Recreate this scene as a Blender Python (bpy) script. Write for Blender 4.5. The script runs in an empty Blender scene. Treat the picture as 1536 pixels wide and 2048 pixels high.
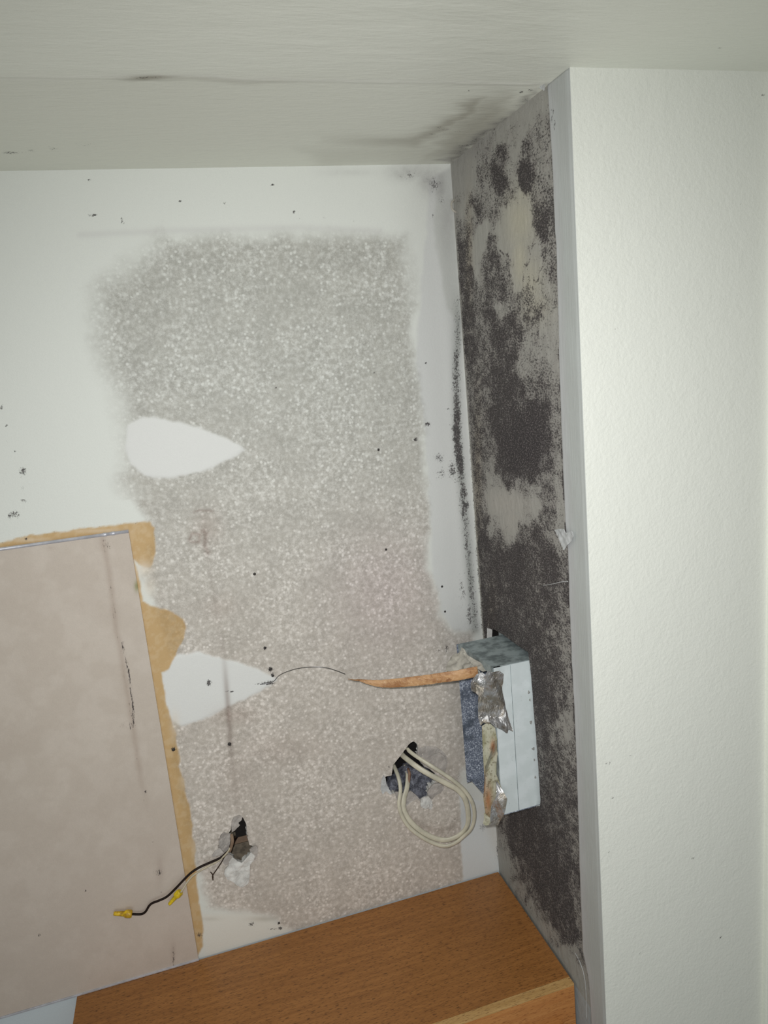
import bpy, math, random
import numpy as np
from mathutils import Matrix, Vector

random.seed(7)
SC = bpy.context.scene
COL = SC.collection

# ------------------------------------------------------------------ camera, light, exposure
RC = np.array([[0.9556184489854074, -0.2801684482572222, -0.09109896025668608],
               [0.2592821815334104, 0.9466335042206446, -0.1914621608208786],
               [0.1398789844758127, 0.15934443601225806, 0.9772631275219295]])   # rows: right, forward, up
CP = np.array([-0.5616714503262572, -1.351233295677478, 1.1327758149866736])
FP = 1444.9172273694                                                            # focal length in px, 1536 x 2048
cam_data = bpy.data.cameras.new('camera')
cam = bpy.data.objects.new('camera', cam_data)
COL.objects.link(cam)
cam_data.sensor_fit = 'VERTICAL'
cam_data.sensor_height = 36.0
cam_data.lens = FP / 2048 * 36.0
cam_data.clip_start = 0.02
m = Matrix.Identity(4)
for i in range(3):
    m[i][0] = RC[0][i]; m[i][1] = RC[2][i]; m[i][2] = -RC[1][i]; m[i][3] = CP[i]
cam.matrix_world = m
SC.camera = cam

world = bpy.data.worlds.new('world')
SC.world = world
world.use_nodes = True
wn = world.node_tree
bg = wn.nodes['Background']
bg.inputs['Color'].default_value = (0.95, 1.0, 0.955, 1)
bg.inputs['Strength'].default_value = 0.17

def add_light(name, kind, loc, energy, color, target=None, **kw):
    d = bpy.data.lights.new(name, kind)
    d.energy = energy; d.color = color
    for k, v in kw.items(): setattr(d, k, v)
    o = bpy.data.objects.new(name, d)
    COL.objects.link(o)
    o.location = loc
    if target is not None:
        o.rotation_euler = (Vector(target) - Vector(loc)).to_track_quat('-Z', 'Y').to_euler()
    return o
# the phone's flash, beside the lens
fl = CP - 0.018 * RC[0] + 0.03 * RC[2]
add_light('flash_light', 'SPOT', tuple(fl), 45, (1.0, 1.0, 1.0), target=tuple(CP + RC[1] * 1.0 + RC[0] * .02 - RC[2] * .09),
          shadow_soft_size=0.012, spot_size=math.radians(107), spot_blend=1.0)
# added soft fill, low behind left, lifting lower back wall and side wall
add_light('fill_light', 'AREA', (-.9, -2.2, 0.25), 6.5, (1.0, 0.985, 0.95), target=(-0.3, 0.0, 0.5), shape='DISK', size=1.5)

SC.view_settings.view_transform = 'Standard'
SC.view_settings.look = 'None'
SC.view_settings.gamma = 1.0
SC.view_settings.use_curve_mapping = False
SC.view_settings.exposure = 0.0

H, D, DC, L = 1.5, 0.4297, 0.3303, 0.899

# ------------------------------------------------------------------ helpers
def at(u, v, y=0.0, ax=1):
    """a photo point carried onto the plane (axis ax = y)"""
    d = RC.T @ np.array([(u - 768) / FP, 1.0, -(v - 1024) / FP])
    t = (y - CP[ax]) / d[ax]
    return CP + t * d
def px(P):
    d = (P - CP) @ RC.T
    return 768 + FP * d[:, 0] / d[:, 1], 1024 - FP * d[:, 2] / d[:, 1]
def lin(c):
    c = np.asarray(c, float) / 255.0
    return np.where(c <= 0.04045, c / 12.92, ((c + 0.055) / 1.055) ** 2.4)
def rgba(c): return tuple(lin(c)) + (1.0,)

_rng = np.random.RandomState(11)
_tab = _rng.rand(256, 256)
def vn(x, y):
    x = np.asarray(x, float); y = np.asarray(y, float)
    xi = np.floor(x).astype(int); yi = np.floor(y).astype(int)
    fx = x - xi; fy = y - yi
    fx = fx * fx * (3 - 2 * fx); fy = fy * fy * (3 - 2 * fy)
    a = _tab[xi % 256, yi % 256]; b = _tab[(xi + 1) % 256, yi % 256]
    c = _tab[xi % 256, (yi + 1) % 256]; d = _tab[(xi + 1) % 256, (yi + 1) % 256]
    return (a * (1 - fx) + b * fx) * (1 - fy) + (c * (1 - fx) + d * fx) * fy
def fbm(x, y, n=4):
    s = 0; a = 1; t = 0
    for i in range(n):
        s = s + a * vn(x * 2 ** i + 17.3 * i, y * 2 ** i + 5.1 * i); t += a; a *= 0.55
    return s / t
def sstep(a, b, x):
    t = np.clip((x - a) / (b - a), 0, 1)
    return t * t * (3 - 2 * t)
def poly_sd(x, y, poly, near=False):
    """signed distance (negative inside) to a polygon"""
    x = np.asarray(x, float); y = np.asarray(y, float)
    P = np.array(poly, float); n = len(P)
    best = np.full(x.shape, 1e18); inside = np.zeros(x.shape, bool)
    bx = np.zeros(x.shape); by = np.zeros(x.shape)
    for i in range(n):
        ax, ay = P[i]; cx, cy = P[(i + 1) % n]
        ex, ey = cx - ax, cy - ay
        t = np.clip(((x - ax) * ex + (y - ay) * ey) / (ex * ex + ey * ey + 1e-18), 0, 1)
        qx, qy = ax + t * ex, ay + t * ey
        d = (x - qx) ** 2 + (y - qy) ** 2
        w = d < best
        best = np.where(w, d, best); bx = np.where(w, qx, bx); by = np.where(w, qy, by)
        cond = ((ay > y) != (cy > y))
        xc = (cx - ax) * (y - ay) / (cy - ay + 1e-18) + ax
        inside ^= cond & (x < xc)
    s = np.sqrt(best) * np.where(inside, -1, 1)
    return (s, bx, by) if near else s
def line_d(x, y, pts):
    best = np.full(np.shape(x), 1e18)
    for (ax, ay), (cx, cy) in zip(pts[:-1], pts[1:]):
        ex, ey = cx - ax, cy - ay
        t = np.clip(((x - ax) * ex + (y - ay) * ey) / (ex * ex + ey * ey), 0, 1)
        best = np.minimum(best, (x - ax - t * ex) ** 2 + (y - ay - t * ey) ** 2)
    return np.sqrt(best)

def link(o, parent=None):
    COL.objects.link(o)
    if parent is not None: o.parent = parent
    return o
def tag(o, label=None, cat=None, group=None, kind=None):
    if label: o['label'] = label
    if cat: o['category'] = cat
    if group: o['group'] = group
    if kind: o['kind'] = kind
    return o
def mesh_obj(name, verts, faces, mat, parent=None, smooth=True, attrs=None):
    me = bpy.data.meshes.new(name)
    me.from_pydata([tuple(map(float, v)) for v in verts], [], [tuple(map(int, f)) for f in faces])
    if attrs:
        for k, a in attrs.items():
            a = np.asarray(a, np.float32)
            if a.ndim == 2:
                at_ = me.attributes.new(k, 'FLOAT_COLOR', 'POINT')
                at_.data.foreach_set('color', np.hstack([a, np.ones((len(a), 1), np.float32)]).ravel())
            else:
                at_ = me.attributes.new(k, 'FLOAT', 'POINT')
                at_.data.foreach_set('value', a)
    me.polygons.foreach_set('use_smooth', [smooth] * len(me.polygons))
    me.materials.append(mat)
    me.validate(); me.update()
    return link(bpy.data.objects.new(name, me), parent)
def empty(name, loc):
    o = bpy.data.objects.new(name, None)
    o.empty_display_size = 0.02
    COL.objects.link(o)
    o.location = loc
    return o
def put_under(child, parent):
    """parent without moving: meshes are written in world coordinates"""
    child.parent = parent
    child.matrix_parent_inverse = Matrix.Translation(-Vector(parent.location))
    return child

def grid(us, vs, fn, holes=None, keep=None, flip=False, snap=0.7):
    """sheet over the (u, v) lattice; holes: polygons cut out, keep: a polygon kept. fn(U, V) -> world points"""
    U, V = np.meshgrid(us, vs, indexing='ij')
    U = U.ravel().copy(); V = V.ravel().copy()
    nu, nv = len(us), len(vs)
    st = min(np.diff(us).min(), np.diff(vs).min())
    ok = np.ones(U.shape, bool)
    for poly, sgn in [(h, -1) for h in (holes or [])] + ([(keep, 1)] if keep is not None else []):
        P = np.array(poly)
        sel = (U > P[:, 0].min() - 4 * st) & (U < P[:, 0].max() + 4 * st) & (V > P[:, 1].min() - 4 * st) & (V < P[:, 1].max() + 4 * st)
        idx = np.where(sel)[0]
        s, bx, by = poly_sd(U[idx], V[idx], poly, near=True)
        near = np.abs(s) < snap * st
        U[idx[near]] = bx[near]; V[idx[near]] = by[near]
        s = np.where(near, 0, s) * sgn
        if sgn == 1:
            ok[:] = False
            ok[idx[s <= 0]] = True
        else:
            ok[idx[s > 0]] = False
    I, J = np.meshgrid(np.arange(nu - 1), np.arange(nv - 1), indexing='ij')
    a = (I * nv + J).ravel(); b = a + nv; c = b + 1; d = a + 1
    F = np.stack([a, b, c, d], 1)
    F = F[ok[F].all(1)]
    if flip: F = F[:, ::-1]
    used = np.unique(F)
    rm = -np.ones(len(U), int); rm[used] = np.arange(len(used))
    return fn(U[used], V[used]), rm[F], U[used], V[used]
def boundary(F):
    e = np.concatenate([F[:, [0, 1]], F[:, [1, 2]], F[:, [2, 3]], F[:, [3, 0]]])
    k = np.sort(e, 1)
    _, inv, cnt = np.unique(k, axis=0, return_inverse=True, return_counts=True)
    return e[cnt[inv.ravel()] == 1]
def thicken(P, F, off, attrs=None, edges=None):
    """give a sheet real thickness: a second skin at P + off, walls along the rim"""
    n = len(P)
    off = np.asarray(off, float)
    Q = np.vstack([P, P + off])
    E = boundary(F)
    side = np.stack([E[:, 1], E[:, 0], E[:, 0] + n, E[:, 1] + n], 1)
    F2 = np.vstack([F, F[:, ::-1] + n, side])
    if attrs: attrs = {k: np.concatenate([a, a]) for k, a in attrs.items()}
    return Q, F2, attrs
def lattice(a, b, fine_a, fine_b, step, coarse):
    left = np.linspace(a, fine_a, max(2, int(abs(fine_a - a) / coarse) + 1))[:-1] if fine_a > a + 1e-6 else np.array([])
    mid = np.linspace(fine_a, fine_b, int(round((fine_b - fine_a) / step)) + 1)
    right = np.linspace(fine_b, b, max(2, int(abs(b - fine_b) / coarse) + 1))[1:] if b > fine_b + 1e-6 else np.array([])
    return np.concatenate([left, mid, right])

def box(x0, x1, y0, y1, z0, z1, bev=0.0):
    import bmesh
    bm = bmesh.new()
    bmesh.ops.create_cube(bm, size=1)
    for v in bm.verts:
        v.co = ((x0 + x1) / 2 + v.co.x * (x1 - x0), (y0 + y1) / 2 + v.co.y * (y1 - y0), (z0 + z1) / 2 + v.co.z * (z1 - z0))
    if bev: bmesh.ops.bevel(bm, geom=bm.edges[:], offset=bev, segments=2, affect='EDGES', profile=0.6)
    bm.verts.ensure_lookup_table()
    V = [tuple(v.co) for v in bm.verts]; F = [tuple(v.index for v in f.verts) for f in bm.faces]
    bm.free()
    return V, F
def box_obj(name, b, mat, parent=None, bev=0.0):
    V, F = box(*b, bev)
    o = mesh_obj(name, V, F, mat, None, smooth=False)
    if parent is not None: put_under(o, parent)
    return o
def catmull(pts, n):
    P = np.array(pts, float)
    P = np.vstack([2 * P[0] - P[1], P, 2 * P[-1] - P[-2]])
    out = []
    for i in range(1, len(P) - 2):
        for t in np.linspace(0, 1, n, endpoint=False):
            a, b, c, d = P[i - 1], P[i], P[i + 1], P[i + 2]
            out.append(0.5 * (2 * b + (c - a) * t + (2 * a - 5 * b + 4 * c - d) * t * t + (3 * b - a - 3 * c + d) * t ** 3))
    out.append(P[-2])
    return np.array(out)
def tube(pts, rw, rh=None, n=10, hint=(0, 1, 0), seg=8, taper=None):
    """sweep of an ellipse: rw across, rh along the hint direction"""
    P = catmull(pts, seg); rh = rh or rw
    T = np.gradient(P, axis=0); T /= np.linalg.norm(T, axis=1)[:, None] + 1e-12
    h = np.array(hint, float)
    V = []; F = []
    for k, (p, t) in enumerate(zip(P, T)):
        a = np.cross(t, h)
        if np.linalg.norm(a) < 0.2: a = np.cross(t, np.array([0, 0, 1.0]))
        a /= np.linalg.norm(a) + 1e-12
        b = np.cross(a, t)
        s = 1.0 if taper is None else np.interp(k / (len(P) - 1), [0, 1], taper)
        for j in range(n):
            th = 2 * math.pi * j / n
            V.append(p + s * (a * rw * math.cos(th) + b * rh * math.sin(th)))
    for k in range(len(P) - 1):
        for j in range(n):
            F.append((k * n + j, k * n + (j + 1) % n, (k + 1) * n + (j + 1) % n, (k + 1) * n + j))
    F.append(tuple(range(n - 1, -1, -1))); F.append(tuple(range((len(P) - 1) * n, len(P) * n)))
    return V, F

# ------------------------------------------------------------------ materials
class NT:
    def __init__(s, name):
        s.m = bpy.data.materials.new(name); s.m.use_nodes = True
        s.t = s.m.node_tree; s.b = s.t.nodes['Principled BSDF']
        s.co = s.t.nodes.new('ShaderNodeTexCoord').outputs['Object']
    def n(s, kind, **kw):
        nd = s.t.nodes.new(kind)
        for k, v in kw.items(): setattr(nd, k, v)
        return nd
    def l(s, a, b): s.t.links.new(a, b)
    def mp(s, scale=(1, 1, 1), rot=(0, 0, 0)):
        nd = s.n('ShaderNodeMapping'); nd.inputs['Scale'].default_value = scale; nd.inputs['Rotation'].default_value = rot
        s.l(s.co, nd.inputs['Vector']); return nd.outputs[0]
    def noise(s, scale, detail=3, rough=0.55, vec=None, dist=0.0):
        nd = s.n('ShaderNodeTexNoise')
        nd.inputs['Scale'].default_value = scale; nd.inputs['Detail'].default_value = detail
        nd.inputs['Roughness'].default_value = rough; nd.inputs['Distortion'].default_value = dist
        s.l(vec or s.co, nd.inputs['Vector']); return nd.outputs['Fac']
    def rng(s, v, a, b, c=0.0, d=1.0, smooth=True):
        nd = s.n('ShaderNodeMapRange')
        if smooth: nd.interpolation_type = 'SMOOTHSTEP'
        nd.inputs[1].default_value = a; nd.inputs[2].default_value = b; nd.inputs[3].default_value = c; nd.inputs[4].default_value = d
        s.l(v, nd.inputs[0]); return nd.outputs[0]
    def math(s, op, a, b=None):
        nd = s.n('ShaderNodeMath', operation=op)
        for i, v in enumerate((a, b)):
            if v is None: continue
            if isinstance(v, (int, float)): nd.inputs[i].default_value = v
            else: s.l(v, nd.inputs[i])
        return nd.outputs[0]
    def mix(s, f, a, b, mode='MIX'):
        nd = s.n('ShaderNodeMix', data_type='RGBA', blend_type=mode)
        for i, v in ((0, f), (6, a), (7, b)):
            if isinstance(v, (int, float)): nd.inputs[i].default_value = v
            elif isinstance(v, tuple): nd.inputs[i].default_value = v
            else: s.l(v, nd.inputs[i])
        return nd.outputs[2]
    def attr(s, name, col=False):
        nd = s.n('ShaderNodeAttribute', attribute_name=name)
        return nd.outputs['Color'] if col else nd.outputs['Fac']
    def bump(s, h, strength, dist=0.001, prev=None):
        nd = s.n('ShaderNodeBump'); nd.inputs['Strength'].default_value = strength; nd.inputs['Distance'].default_value = dist
        s.l(h, nd.inputs['Height'])
        if prev is not None: s.l(prev, nd.inputs['Normal'])
        return nd.outputs[0]
    def out(s, col=None, rough=None, metal=None, spec=None, normal=None):
        for k, v in (('Base Color', col), ('Roughness', rough), ('Metallic', metal), ('Specular IOR Level', spec), ('Normal', normal)):
            if v is None: continue
            if isinstance(v, (int, float, tuple)): s.b.inputs[k].default_value = v
            else: s.l(v, s.b.inputs[k])
        return s.m

def surface_mat(name, bump_scale=180, bump_str=0.35, stretch=(1, 1, 1), rough=0.6, spec=0.35, mold_scale=360, mold_vec=(1, 1, .85), dark=(46, 42, 43), stroke=0.0):
    """wall surface: paint colour from the 'base' attribute, mottled paper from 'speck', mould colonies from 'mold'"""
    t = NT(name)
    base = t.attr('base', True); speck = t.attr('speck'); mold = t.attr('mold')
    # mottled facing paper: pale blotches over a slightly darker felt
    v = t.n('ShaderNodeTexVoronoi'); v.inputs['Scale'].default_value = 120; t.l(t.co, v.inputs['Vector'])
    vd = t.math('MULTIPLY', t.rng(v.outputs['Distance'], .10, .46, 1, 0), t.rng(v.outputs['Color'], .45, .85, 0, .8))
    n1 = t.noise(105, 4, 0.62); n2 = t.noise(330, 2, 0.6); n3 = t.noise(900, 2, 0.7); n4 = t.noise(22, 3, 0.5)
    blot = t.math('MULTIPLY', t.math('ADD', t.rng(n1, .36, .74, 0, .75), t.math('ADD', t.rng(n2, .48, .75, 0, .25), vd)), t.rng(t.noise(9, 3, .6), .35, .65, .6, 1.15))
    grain = t.rng(n3, .3, .7, .80, 1.16, False)
    dull = t.mix(1.0, base, rgba((202, 200, 196)), 'MULTIPLY')
    broad = t.rng(n4, .35, .65, .94, 1.05)
    dull = t.mix(1.0, dull, broad, 'MULTIPLY')
    dull = t.mix(1.0, dull, grain, 'MULTIPLY')
    spk = t.mix(t.math('MINIMUM', blot, 0.9), dull, base)
    c = t.mix(speck, base, spk)
    # very fine unevenness of all paint
    c = t.mix(1.0, c, t.rng(n3, .3, .7, .965, 1.03, False), 'MULTIPLY')
    # mould grains
    mv = t.mp(mold_vec)
    g = t.noise(mold_scale, 4, 0.78, mv)
    g2 = t.noise(mold_scale * .22, 3, 0.6, mv)
    gg = t.math('ADD', t.math('MULTIPLY', g, 0.72), t.math('MULTIPLY', g2, 0.28))
    gg = t.math('ADD', t.math('MULTIPLY', gg, 1.7), -0.35)
    tt = t.math('ADD', gg, t.math('MULTIPLY', t.math('SUBTRACT', mold, 0.57), 0.56))
    mask = t.rng(tt, 0.42, 0.60)
    on = t.rng(mold, 0.0, 0.06)
    mask = t.math('MULTIPLY', mask, on)
    n5 = t.noise(480, 2, 0.7, mv)
    fleck = t.mix(t.rng(n5, .50, .68, 0, .75), rgba(dark), rgba((136, 128, 128)))
    c = t.mix(t.math('MULTIPLY', mask, 0.90), c, fleck)
    sv = t.mp(stretch)
    b1 = t.noise(bump_scale, 3, 0.55, sv)
    nrm = t.bump(b1, bump_str, 0.0015)
    if stroke:
        nrm = t.bump(t.noise(45, 4, 0.6, sv, 0.4), stroke, 0.004, nrm)
    nrm = t.bump(mask, 0.5, 0.0006, nrm)
    r = t.math('ADD', t.math('MULTIPLY', mask, 0.3), rough)
    return t.out(c, r, None, spec, nrm)

M = {}
M['back'] = surface_mat('back_wall_surface', 260, .22)
M['side'] = surface_mat('side_wall_surface', 240, .35, rough=.65, mold_vec=(1, .55, .95))
M['ceil'] = surface_mat('ceiling_paint', 150, .32, (0.35, 1.3, 1), rough=.42, spec=.5, stroke=.22)
M['outer'] = surface_mat('outer_wall_paint', 170, .55, (1, 1, 1), rough=.5, spec=.4, mold_scale=600, stroke=.25)
M['bead'] = surface_mat('joint_compound', 120, .25, (3, 3, .12), rough=.55)
M['board'] = surface_mat('beige_board_face', 300, .12, rough=.5, mold_scale=500, mold_vec=(1, 1, .25))

def flat_mat(name, col, rough=.6, metal=0., spec=.4, var=.12, scale=60, bump=0., bscale=200, col2=None):
    t = NT(name)
    n = t.noise(scale, 4, .6)
    c = t.mix(t.rng(n, .35, .65), rgba(col2 or tuple(int(x * (1 - var)) for x in col)), rgba(col))
    nrm = t.bump(t.noise(bscale, 3, .6), bump, .002) if bump else None
    return t.out(c, rough, metal, spec, nrm)
M['gypsum'] = flat_mat('broken_gypsum', (222, 221, 217), .85, bump=.6, bscale=350)
M['paper_grey'] = flat_mat('grey_drywall_paper', (186, 180, 174), .8, bump=.4)
M['cavity'] = flat_mat('wall_cavity', (150, 138, 120), .9, var=.3)
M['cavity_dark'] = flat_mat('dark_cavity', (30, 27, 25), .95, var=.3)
M['insulation'] = flat_mat('blue_grey_mineral_fill', (140, 142, 152), .95, bump=1., bscale=160, col2=(78, 80, 90), scale=70)
M['stud'] = flat_mat('stud_strip', (140, 118, 98), .8)
M['scrap'] = flat_mat('dusty_paper_scrap', (188, 184, 172), .75, bump=.5, bscale=90)
M['white_paper'] = flat_mat('white_paper', (198, 200, 200), .7)
M['cable'] = flat_mat('cream_cable_jacket', (205, 200, 180), .42, spec=.5, var=.1, scale=30)
M['brown_wire'] = flat_mat('dirty_brown_cable', (150, 120, 100), .6, col2=(100, 70, 60), scale=50)
M['black_wire'] = flat_mat('black_wire_insulation', (34, 22, 17), .6, spec=.2)
M['white_wire'] = flat_mat('white_wire_insulation', (205, 195, 170), .4)
M['ground'] = flat_mat('tarnished_bare_wire', (60, 45, 35), .4, metal=.3)
M['yellow'] = flat_mat('yellow_plastic', (238, 205, 40), .35, spec=.5, var=.15, scale=120)
M['yellow_dirty'] = flat_mat('soiled_yellow_plastic', (228, 190, 35), .4, col2=(165, 125, 30), scale=130)
M['steel'] = flat_mat('bright_metal_edge', (205, 206, 214), .4, metal=.3, var=.1)
M['nail'] = flat_mat('dark_nail_head', (52, 48, 46), .6)
M['caulk'] = flat_mat('grey_caulk', (150, 150, 146), .7)
M['filament'] = flat_mat('thin_steel_wire', (120, 120, 122), .25, metal=.8)
M['fill_green'] = flat_mat('green_smear', (120, 128, 70), .6)

t = NT('galvanised_inner')
sp = t.noise(420, 3, .8)
c = t.mix(t.rng(sp, .50, .60), rgba((98, 106, 122)), rgba((196, 204, 216)))
c = t.mix(t.rng(t.noise(28, 3, .6), .36, .50), rgba((78, 86, 98)), c)
M['galv_in'] = t.out(c, .6, .0, .4)
t = NT('galvanised_sheet')
c = t.mix(t.rng(t.noise(30, 4, .65, t.mp((1, 1.2, 1))), .38, .62), rgba((118, 128, 130)), rgba((172, 184, 186)))
c = t.mix(t.rng(t.noise(300, 3, .7), .62, .72, 0, .5), c, rgba((80, 84, 84)))
M['galv'] = t.out(c, .5, .3, .4)
t = NT('painted_duct_face')
c = t.mix(t.rng(t.noise(25, 3, .6), .4, .65), rgba((212, 221, 222)), rgba((222, 230, 232)))
c = t.mix(t.rng(t.noise(420, 2, .6), .70, .76, 0, .7), c, rgba((110, 112, 108)))
M['duct_face'] = t.out(c, .5, .1, .4, t.bump(t.noise(40, 2, .5), .15, .002))

t = NT('crumpled_foil')
M['foil'] = t.out(t.mix(t.rng(t.noise(50, 3, .6), .4, .6), rgba((186, 178, 166)), rgba((226, 226, 228))), t.rng(t.noise(60, 2, .5), .4, .6, .22, .42), .88, .5,
                  t.bump(t.noise(95, 3, .6, t.mp((1, 1, .5)), 1.5), .45, .004))
t = NT('tape_adhesive')
n = t.noise(42, 4, .65, t.mp((1.4, 1, .6)))
c = t.mix(t.rng(n, .35, .6), rgba((150, 148, 118)), rgba((190, 188, 168)))
c = t.mix(t.attr('rust'), c, rgba((164, 106, 62)))
c = t.mix(t.rng(t.noise(150, 4, .75), .53, .64, 0, .65), c, rgba((96, 82, 58)))
M['adhesive'] = t.out(c, .45, .0, .5, t.bump(n, .5, .004))
t = NT('rusty_tape_strip')
n = t.noise(55, 5, .7, t.mp((.5, 1, 1.6)))
c = t.mix(t.rng(n, .35, .6), rgba((154, 108, 68)), rgba((194, 152, 108)))
c = t.mix(t.rng(t.noise(38, 4, .7), .60, .70, 0, .8), c, rgba((116, 66, 32)))
c = t.mix(t.rng(t.noise(350, 2, .6), .66, .74, 0, .8), c, rgba((236, 214, 180)))
M['strip'] = t.out(c, .5, .0, .5, t.bump(t.noise(140, 4, .7), .5, .002))

def wood(name, a, b, pore, rough=.38, axis='x'):
    t = NT(name)
    s = {'x': (1, 14, 14), 'z': (14, 14, 1)}[axis]
    s2 = {'x': (1, 16, 16), 'z': (16, 16, 1)}[axis]
    g = t.noise(9, 5, .6, t.mp(s), .3)
    c = t.mix(t.rng(g, .32, .68), rgba(a), rgba(b))
    c = t.mix(t.rng(t.noise(2.5, 3, .5), .35, .65, .0, .35), c, rgba(a))
    f = t.noise(40, 3, .6, t.mp(tuple(v * (2.2 if v == 1 else 1) for v in s2)))
    c = t.mix(t.rng(f, .55, .64, 0, .92), c, rgba(pore))
    f2 = t.noise(95, 2, .6, t.mp(s2))
    c = t.mix(t.rng(f2, .56, .72, 0, .30), c, rgba(pore))
    return t.out(c, rough, 0., .45, t.bump(f, .12, .0008))
M['wood'] = wood('oak_veneer', (150, 100, 52), (172, 118, 64), (92, 58, 30))
M['wood_edge'] = wood('pale_oak_edge', (188, 148, 92), (206, 168, 112), (130, 94, 56))
M['wood_face'] = wood('orange_wood_face', (184, 122, 66), (202, 142, 82), (150, 94, 48))
M['wood_side'] = wood('oak_side', (186, 118, 54), (202, 134, 66), (140, 86, 42), axis='z')
M['red_wood'] = wood('dark_red_wood', (120, 50, 32), (140, 62, 38), (70, 28, 18))

# ------------------------------------------------------------------ stain tools (density maps laid on the surfaces they belong to)
def blobs(x, y, items):
    """soft spots: (cx, cy, rx, ry, value)"""
    o = np.zeros(np.shape(x))
    for cx, cy, rx, ry, v in items:
        sel = (np.abs(x - cx) < 3 * rx) & (np.abs(y - cy) < 3 * ry)
        o[sel] = np.maximum(o[sel], v * np.exp(-((x[sel] - cx) / rx) ** 2 - ((y[sel] - cy) / ry) ** 2))
    return o
def mixc(base, f, col):
    f = np.clip(f, 0, 1)[:, None]
    return base * (1 - f) + lin(col)[None] * f

# ------------------------------------------------------------------ back wall
def P2(pts, y=0.0):            # photo outline -> (x, z) on the plane y
    return [tuple(at(u, v, y)[[0, 2]]) for u, v in pts]
HOLE_L = [(477.8,1631),(486,1635),(493,1649),(494,1670),(499,1690),(506,1692),(503.5,1708),(492,1716),(484,1726),(474,1723),(467,1724),
          (465,1712),(457,1707),(444,1710),(438,1698),(437,1682),(441,1670),(448,1663),(456,1668),(462,1659),(463,1643),(468,1634)]
HOLE_R = [(818,1488),(826.7,1482),(833.7,1487),(836.6,1497),(835,1508),(841,1522),(848,1533),(859,1538),(874,1550),(876,1558),(868,1566),(857,1575),
          (856,1586),(859,1595),(850,1601),(841,1603),(834,1598),(827,1602),(818,1607),(810,1614),(800,1612),(794,1600),(790,1586),(784,1588),(778,1580),(774,1572),
          (770,1562),(771,1553),(783,1551),(785,1540),(786,1530),(798,1515),(807,1503)]
SPECK = [(195,575),(330,478),(560,470),(810,472),(822,560),(828,700),(848,880),(858,1000),(862,1150),(880,1225),(905,1262),(945,1262),(975,1500),(920,1560),(935,1700),(990,1745),(1010,1760),
         (700,1860),(560,1880),(545,1830),(420,1812),(380,1700),(340,1450),(345,1330),(290,1150),(300,1040),(235,960),(255,930),(235,800),(190,690)]
TEAR_A = [(255,850),(285,835),(330,838),(380,850),(430,868),(480,888),(488,897),(470,912),(440,927),(400,945),(340,955),(290,952),(262,930),(250,890)]
TEAR_B = [(350,1312),(400,1305),(450,1318),(500,1332),(550,1352),(556,1358),(530,1375),(490,1400),(440,1420),(400,1440),(360,1452),(330,1430),(322,1390),(325,1340)]
TAN = [(-400,1160),(0,1086),(60,1073),(150,1058),(250,1048),(300,1045),(311,1055),(309,1110),(300,1136),(280,1128),(268,1118),(280,1160),(284,1200),(300,1212),(330,1218),(356,1230),(368,1240),(372,1256),(366,1280),(357,1300),
       (348,1320),(340,1338),(322,1345),(333,1400),(342,1440),(353,1470),(360,1530),(372,1590),(385,1650),(391,1720),(399,1800),(408,1870),(404,1895),(396,1911),(-400,2200)]
PANEL_BOTTOM_Z = 0.0
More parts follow.
